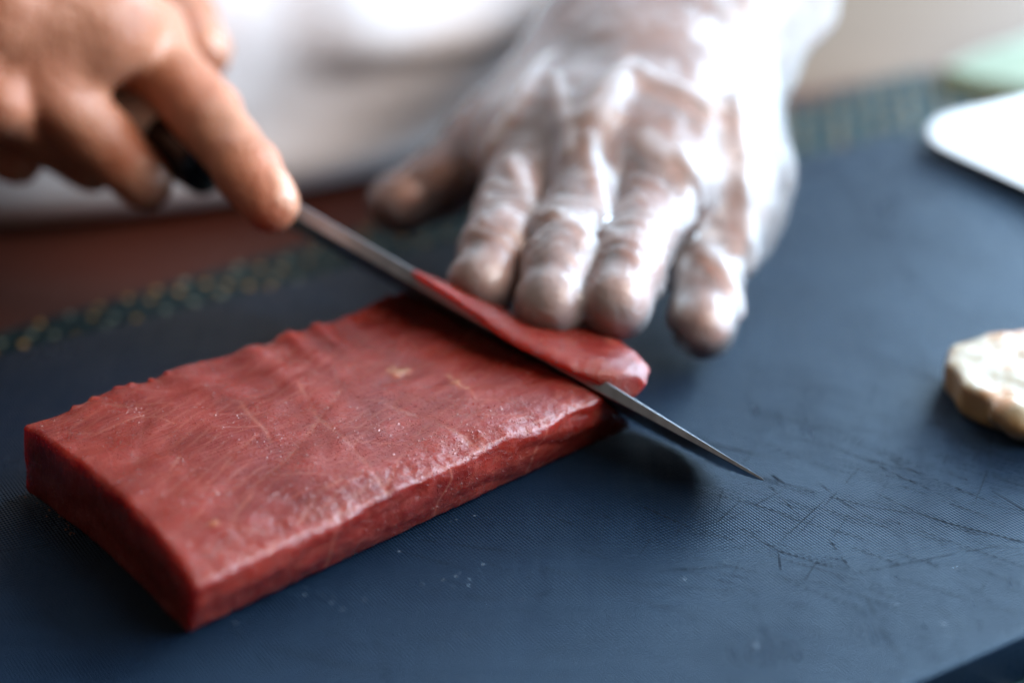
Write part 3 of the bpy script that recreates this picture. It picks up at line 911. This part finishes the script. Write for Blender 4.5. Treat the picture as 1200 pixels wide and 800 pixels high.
def glove_mesh():
    lo, hi = hand_bounds(Lf, Lw, ldir, 0.05)
    lo = lo - 0.012; hi = hi + 0.024
    G = Grid(lo, hi, 0.0010)
    fing = []
    for name, ch in Lf.items():
        ax = unit(ch[0][0] - ch[1][0])
        ext = .0025 if name == 'pinky' else .0008
        tip = (ch[0][0] + ax * ext, ch[0][1] + .0004)
        if name == 'pinky': tip = (tip[0], .0068)
        fing.append([tip] + [(p, r + .0007) for p, r in ch])
    palm = [(a, b, ra + .0012, rb + .0035) for a, b, ra, rb in [c[:4] for c in Lpalm[:-3]]]
    # loose film: little-finger edge, wrist bag and flared cuff
    palm += [(at(868, 190, .030), at(868, 275, .018), .0075, .0050),
             (at(872, 100, .036), at(872, 200, .028), .0100, .0075),
             (at(735, 70, .046), at(705, 40, .048), .0110, .0130),
             (at(850, 40, .045), at(875, -10, .052), .0200, .0260),
             (at(760, 40, .045), at(770, -20, .052), .0200, .0240)]
    F = build_hand(G, G.new(), fing, palm, kf=0.009)
    v, f = nets(F, G.lo, G.h); v = relax(v, f, 3)
    n = normals(v, f)
    # wrinkles: rings round the fingers, drawn folds over the back of the hand
    disp = np.zeros(len(v)); loose = np.full(len(v), 0.27)
    for name, ch in Lf.items():
        pts = [p for p, r in ch]
        best = np.full(len(v), 1.0); al = np.zeros(len(v)); acc = 0
        for a, b in zip(pts[:-1], pts[1:]):
            ab = b - a; L = np.linalg.norm(ab)
            t = np.clip(((v - a) @ ab) / (ab @ ab), 0, 1)
            d = np.linalg.norm(v - a - t[:, None] * ab, axis=1)
            m = d < best; best[m] = d[m]; al[m] = acc + t[m] * L; acc += L
        near = np.clip(1 - (best - .008) / .004, 0, 1) * np.clip((al - .004) / .008, 0, 1) * np.clip((0.072 - al) / .015, 0, 1)
        idx = near > 0.01
        sub = v[idx]; q = np.stack([al[idx] * 250 + 1.2 * nz(sub, 150, 2.0), sub[:, 0] * 45, np.full(len(sub), len(name) * 3.0)], 1)
        rg = 1 - np.abs(np.array([mnoise.noise(Vector(p)) for p in q])) * 2.2
        rg = np.clip(rg, 0, 1) ** 2
        disp[idx] += near[idx] * 0.00095 * rg
        loose[idx] = np.maximum(loose[idx], 0.10 + near[idx] * 0.75 * rg)
        # fingertip film whitened, standing in for bounce light missing from below
        tipd = np.linalg.norm(v - pts[0], axis=1)
        loose += (0.22 if name != 'thumb' else 0.05) * np.exp(-(tipd / .0085) ** 4)
    td = polyline_d(v[:, :2], np.array([p for p, r in Lf['thumb']][:3])[:, :2])
    loose *= 1 - 0.8 * np.exp(-(td / .010) ** 2)
    folds = [([at(692, 115, .055), at(700, 160, .05), at(716, 225, .044)], .0018, .0016),
             ([at(740, 60, .058), at(700, 100, .056)], .0045, .0032),
             ([at(760, 120, .054), at(800, 150, .05), at(860, 170, .043)], .0030, .0008),
             ([at(800, 155, .048), at(806, 205, .042), at(800, 250, .038)], .0022, .0022),
             ([at(815, 150, .05), at(850, 210, .042), at(872, 250, .036)], .0026, .0020),
             ([at(600, 150, .047), at(640, 200, .046), at(690, 225, .045)], .0022, .0012),
             ([at(640, 70, .05), at(610, 120, .046), at(575, 160, .04)], .0026, .0016),
             ([at(850, 60, .06), at(870, 120, .05), at(880, 200, .04)], .0035, .0025),
             ([at(760, 40, .064), at(830, 60, .062), at(890, 70, .058)], .004, .003),
             ([at(650, 90, .05), at(670, 150, .048)], .002, .001)]
    for ln, wd, amp in folds:
        d = polyline_d(v[:, :2], np.array(ln)[:, :2]) + 0.0006 * nz(v, 220, 7.0)
        m = np.exp(-(d / wd) ** 2) * (n[:, 2] > 0.05)
        disp += m * amp; loose = np.maximum(loose, m * 0.95)
    wr = np.clip((v - Lw) @ ldir / 0.03 + 1.6, 0, 1)        # baggier towards the wrist
    nn = nz(v * V(1, .6, 1), 75, 4.0)
    disp += wr * 0.0026 * nn + 0.0005 * nz(v, 160, 11.0)
    loose = np.maximum(loose, wr * 0.62 + wr * 0.3 * nn)
    pk = np.exp(-(polyline_d(v[:, :2], np.array([at(872, 100, .036), at(872, 280, .018)])[:, :2]) / .009) ** 2)
    loose = np.maximum(loose, 0.8 * pk); disp += pk * 0.0014 * nz(v, 130, 13.0)
    v = v + n * disp[:, None]
    # open cuff
    s_ = (v - Lw) @ ldir + 0.003 * nz(v, 60, 17.0)
    keep = (s_[f] < 0.018).all(1)
    f = f[keep]
    used = np.unique(f); mp = np.full(len(v), -1); mp[used] = np.arange(len(used))
    v[:, 2] = np.maximum(v[:, 2], 0.0006)
    o = mesh_obj('glove', v[used], mp[f], MAT['glove'], chef, attrs=dict(loose=np.clip(loose[used], 0, 1)))
    tag(o, 'loose clear plastic glove')
glove_mesh()

def jacket():
    rows = []
    NU = 220
    prof = [(-0.36, 0.165, 0.098, 0.12), (-0.20, 0.165, 0.098, 0.12), (-0.06, 0.165, 0.098, 0.12), (TZ - 0.004, 0.165, 0.100, 0.12),
            (TZ + 0.0012, 0.168, 0.105, 0.12), (TZ + 0.0014, 0.178, 0.130, .12), (TZ + 0.0018, 0.186, 0.150, .12), (TZ + 0.004, 0.192, 0.160, .12)]
    for z in np.linspace(0.0, 0.10, 22): prof.append((z, 0.194, 0.164 - 0.25 * max(0, z - 0.02), .12))
    for z in np.linspace(0.12, 0.40, 12): prof.append((z, 0.194 - .05 * max(0, (z - .3)), 0.145 - 0.02 * (z - .1), .12 + .02 * (z)))
    prof += [(0.43, 0.15, 0.11, .10), (0.45, 0.09, 0.07, .06), (0.455, 0.0, 0.0, 0.0)]
    vs = []
    for (z, rx, rf, rb) in prof:
        for i in range(NU):
            a = 2 * math.pi * i / NU
            ca, sa = math.cos(a), math.sin(a)
            ry = rf if sa < 0 else rb
            e = 0.8
            x = rx * math.copysign(abs(ca) ** e, ca); y = ry * math.copysign(abs(sa) ** e, sa)
            p = V(TC[0] + TX[0] * x + TY[0] * y, TC[1] + TX[1] * x + TY[1] * y, z)
            if z > TZ + .003 and rx > 0.1:
                k = min(1, (z - TZ) / 0.03)
                d = 0.010 * k * mnoise.noise(Vector((x * 9 + z * 14, z * 7, 3.0))) + 0.006 * k * mnoise.noise(Vector((x * 24 - z * 30, z * 12, 8.0)))
                # a full fold hanging forward at waist height
                dd = V(x, y); dn_ = dd / (np.linalg.norm(dd) + 1e-9)
                if sa < 0:
                    sx_ = min(1, max(0, (x + 0.045) / 0.03)); sz_ = min(1, max(0, (z - 0.020 + 0.05 * x) / 0.016)); s2_ = min(1, max(0, (0.16 - z) / 0.06))
                    d += 0.011 * sx_ * sx_ * (3 - 2 * sx_) * sz_ * sz_ * (3 - 2 * sz_) * s2_
                p = p + V(*(TX * dn_[0] + TY * dn_[1]), 0) * d
            vs.append(p)
    fs = []
    for i in range(len(prof) - 1):
        for j in range(NU):
            fs.append((i * NU + j, i * NU + (j + 1) % NU, (i + 1) * NU + (j + 1) % NU, (i + 1) * NU + j))
    fs.append(tuple(range(NU - 1, -1, -1)))
    o = mesh_obj('jacket', vs, fs, MAT['white_cloth'], chef); fix_normals(o)
    Ls = V(TC[0], TC[1], 0.38) + V(*TX, 0) * 0.17; Rs = V(TC[0], TC[1], 0.38) - V(*TX, 0) * 0.17
    for sh, el, wr in ((Ls, Le, Lw), (Rs, Re, Rw)):
        lo = np.min([sh, el, wr], 0) - .08; hi = np.max([sh, el, wr], 0) + .08
        G = Grid(lo, hi, 0.005); F = G.new()
        cuff = el + (wr - el) * 0.30
        add_cap(G, F, sh, el, .064, .052, k=.02, m=.04); add_cap(G, F, el, cuff, .052, .046, k=.02, m=.04)
        v, f = nets(F, G.lo, G.h); v = relax(v, f, 3); n = normals(v, f)
        v = v + n * (0.006 * nz(v * V(1, 1, 1.6), 22, 5.0))[:, None]
        mesh_obj('sleeve', v, f, MAT['white_cloth'], chef)
jacket()

# ------------------------------------------------------------------ white plate (right edge)
def plate():
    c = at(1078, 128, 0.010)[:2]
    a = at(1200, 83, 0.010)[:2]; b = at(1200, 214, 0.010)[:2]
    d1 = unit(b - c); d0 = unit(a - c)
    # bisector keeps the tray square
    bi = unit(d1 + d0); d1 = unit(bi + V(bi[1], -bi[0])); d0 = V(-d1[1], d1[0])
    t = empty('plate', (c[0], c[1], 0.0))
    tag(t, 'bright white square plate with rounded corners at the far right of the board', 'plate')
    o0 = c - bi * 0.006
    L = 0.15
    rings = []
    for (ins, z, r) in ((0.022, 0.0006, .012), (0.020, 0.0006, .013), (0.018, 0.002, .014), (0.006, 0.0075, .020), (0.0008, 0.0105, .022), (0.0, 0.0112, .022),
                        (0.0008, 0.0119, .022), (0.003, 0.0118, .021), (0.010, 0.0085, .018), (0.019, 0.0045, .014), (0.026, 0.0036, .010), (0.05, 0.0034, .006)):
        rings.append([(p[0], p[1], 0.0004 + z * 0.33) for p in rounded_rect(o0, ins, L - ins, ins, L - ins, r, d=d1, nn=d0)])
    N_ = len(rings[0]); vs = [p for r in rings for p in r]; fs = []
    for i in range(len(rings) - 1):
        for j in range(N_):
            fs.append((i * N_ + j, i * N_ + (j + 1) % N_, (i + 1) * N_ + (j + 1) % N_, (i + 1) * N_ + j))
    fs.append(tuple(range(N_))); fs.append(tuple(range((len(rings) - 1) * N_, len(rings) * N_)))
    o = mesh_obj('dish', vs, fs, MAT['plate'], t); fix_normals(o)
plate()

# ------------------------------------------------------------------ folded green cloth (far right)
def green_cloth():
    p0 = at(1092, 86, TZ + .006); p1 = at(1215, 38, TZ + .006)
    d = unit((p1 - p0)[:2]); nn = V(d[1], -d[0])
    L, Wd = 0.14, 0.12
    vs, fs = [], []
    nx, ny = 50, 40
    layers = [(0.0, 0.0), (1.0, 0.0045)]
    for sgn in (0, 1):
        for i in range(nx + 1):
            for j in range(ny + 1):
                s = L * i / nx; n = Wd * j / ny
                e = min(i, nx - i) / nx * L; e2 = min(j, ny - j) / ny * Wd
                ed = min(1, min(e, e2) / 0.004)
                h = 0.0006 + (sgn * (0.0072 * math.sqrt(max(0, ed * (2 - ed))) + 0.0025 * ed * (0.5 + mnoise.noise(Vector((s * 28, n * 34, 2))))))
                w_ = 0.002 * mnoise.noise(Vector((s * 30, n * 30, 9)))
                vs.append((p0[0] + d[0] * (s + w_) + nn[0] * (n + w_), p0[1] + d[1] * (s + w_) + nn[1] * (n + w_), TZ + h))
    o_ = (nx + 1) * (ny + 1)
    for i in range(nx):
        for j in range(ny):
            a = i * (ny + 1) + j
            fs.append((a, a + 1, a + ny + 2, a + ny + 1)); fs.append((o_ + a, o_ + a + ny + 1, o_ + a + ny + 2, o_ + a + 1))
    o = mesh_obj('folded_cloth', vs, fs, MAT['green_cloth']); fix_normals(o)
    tag(o, 'pale green folded cloth on the table behind the white plate', 'cloth')
green_cloth()

# ------------------------------------------------------------------ pale round slice at the right edge
def pale_slice():
    M = Mat('pale_cream_flesh'); c = M.coord()
    n = M.noise(c, 140, 4, .6, .5); n2 = M.noise(c, 75, 3)
    col = M.mix(M.mr(n, .35, .65, 0, 1), (0.30, 0.24, 0.155), (0.42, 0.39, 0.33))
    col = M.mix(M.mr(n2, .46, .62, 0, .85), col, (0.42, 0.19, 0.075))
    col = M.mix(M.math('MULTIPLY', M.attr('rim'), .8), col, (0.50, 0.30, 0.11))
    M.color(col); M.set(Roughness=.34, Specular_IOR_Level=.35, Subsurface_Weight=.5, Subsurface_Scale=.004, Subsurface_Radius=(1, .8, .5))
    M.normal(M.bump(n, .15, .0012))
    ctr = at(1205, 466, 0)
    G = Grid((-.026, -.026, -.002), (.026, .026, .016), .0007)
    P = G.pts((slice(None),) * 3); x, y, z = P[..., 0], P[..., 1], P[..., 2]
    a = np.arctan2(y, x); r = np.hypot(x, y)
    R = 0.0188 + 0.0007 * np.sin(5 * a + 1) + .0004 * np.sin(11 * a)
    top = 0.0086 - 0.0006 * (r / .018) ** 2 + .0003 * np.sin(x * 400) * np.sin(y * 350)
    rr = .0013
    qx, qz = r - R + rr, np.maximum(-z, z - top) + rr
    F = np.sqrt(np.maximum(qx, 0) ** 2 + np.maximum(qz, 0) ** 2) + np.minimum(np.maximum(qx, qz), 0) - rr
    for (hx, hy, hr) in ((.0115, -.003, .0022), (.007, .008, .0020)):
        d = hr - np.hypot(x - hx, y - hy) 
        F = -smin(-F, -d, .0025)
    # ragged notch and loose lobe towards the camera
    d = .0022 - capsule(P, V(-.0080, -.010, .011), V(-.0135, -.0175, .006), .0010, .0018) - .0022
    F = -smin(-F, -(-capsule(P, V(-.0075, -.0095, .012), V(-.0140, -.0180, .007), .0016, .0022)), .002)
    F = smin(F, capsule(P, V(-.0065, -.0195, .0045), V(.004, -.0205, .005), .0042, .0046), .003)
    F = smin(F, capsule(P, V(-.0100, -.0175, .0055), V(-.0085, -.0190, .0055), .0034, .0034), .002)
    v, f = nets(F.astype(np.float32), G.lo, G.h); v = relax(v, f, 2); n = normals(v, f)
    v = v + n * (0.0003 * nz(v, 300, 2.0))[:, None]
    v[:, 2] = np.maximum(v[:, 2], .0003)
    rim = np.clip(1 - np.abs(n[:, 2]) * 1.5, 0, 1) * np.clip((np.hypot(v[:, 0], v[:, 1]) - .0150) / .003, 0, 1)
    o = mesh_obj('pale_food_slice', v, f, M.m, attrs=dict(rim=rim))
    o.location = (ctr[0], ctr[1], 0)
    tag(o, 'thick pale cream round food slice with ragged notch at right edge of board', 'food slice')
pale_slice()

# ------------------------------------------------------------------ wet specks and crumbs on the board
def specks():
    W_ = Mat('water_and_fish_juice'); W_.set(Base_Color=(0.35, 0.45, 0.55, 1), Roughness=.1, Alpha=.2)
    vs, fs = [], []
    def drop(p, r, h):
        i0 = len(vs); k = 7
        for (f_, z) in ((1, 0.00012), (.75, h * .7), (.3, h)):
            for j in range(k):
                a = 2 * math.pi * j / k
                vs.append((p[0] + r * f_ * math.cos(a) * 1.2, p[1] + r * f_ * math.sin(a), z))
        for i in range(2):
            for j in range(k): fs.append((i0 + i * k + j, i0 + i * k + (j + 1) % k, i0 + (i + 1) * k + (j + 1) % k, i0 + (i + 1) * k + j))
        fs.append(tuple(i0 + 2 * k + j for j in range(k)))
    for _ in range(14):
        x, y = random.gauss(520, 40), random.gauss(690, 28)
        drop(at(x, y, 0), random.uniform(.0001, .00032), random.uniform(.0001, .0002))
    for _ in range(16):
        x = random.uniform(260, 720); y = 742 - (x - 230) * .47 + abs(random.gauss(0, 22)) + 6
        drop(at(x, y, 0), random.uniform(.0001, .0003), random.uniform(.0001, .0002))
    for _ in range(25):
        drop(at(random.uniform(750, 1200), random.uniform(380, 800), 0), random.uniform(.0001, .00035), .00015)
    for x, y, r in ((885, 756, .0006), (1105, 731, .0005)):
        drop(at(x, y, 0), r, .0003)
    o = mesh_obj('wet_specks', vs, fs, W_.m)
    tag(o, 'tiny wet droplets scattered on the black board', 'droplets', kind='stuff')
    C_ = plain('tuna_crumb', (0.22, 0.09, 0.05), .4, .3, 400)
    vs, fs = [], []
    for _ in range(26):
        x = random.uniform(22, 90); y = 575 + (x - 22) * .75 + random.gauss(0, 6)
        p = at(x, y, 0); r = random.uniform(.00012, .00035)
        i0 = len(vs)
        for d in ((1, 0, 0), (-1, 0, 0), (0, 1, 0), (0, -1, 0), (0, 0, 1), (0, 0, -.6)):
            q = p + V(*d) * r * random.uniform(.6, 1.4); vs.append((q[0], q[1], max(q[2] + r * .5, .0001)))
        for t in ((0, 2, 4), (2, 1, 4), (1, 3, 4), (3, 0, 4), (2, 0, 5), (1, 2, 5), (3, 1, 5), (0, 3, 5)): fs.append(tuple(i0 + i for i in t))
    o = mesh_obj('tuna_crumbs', vs, fs, C_, smooth=False)
    tag(o, 'tiny crumbs of tuna beside the left end of the block', 'crumbs', kind='stuff')
specks()
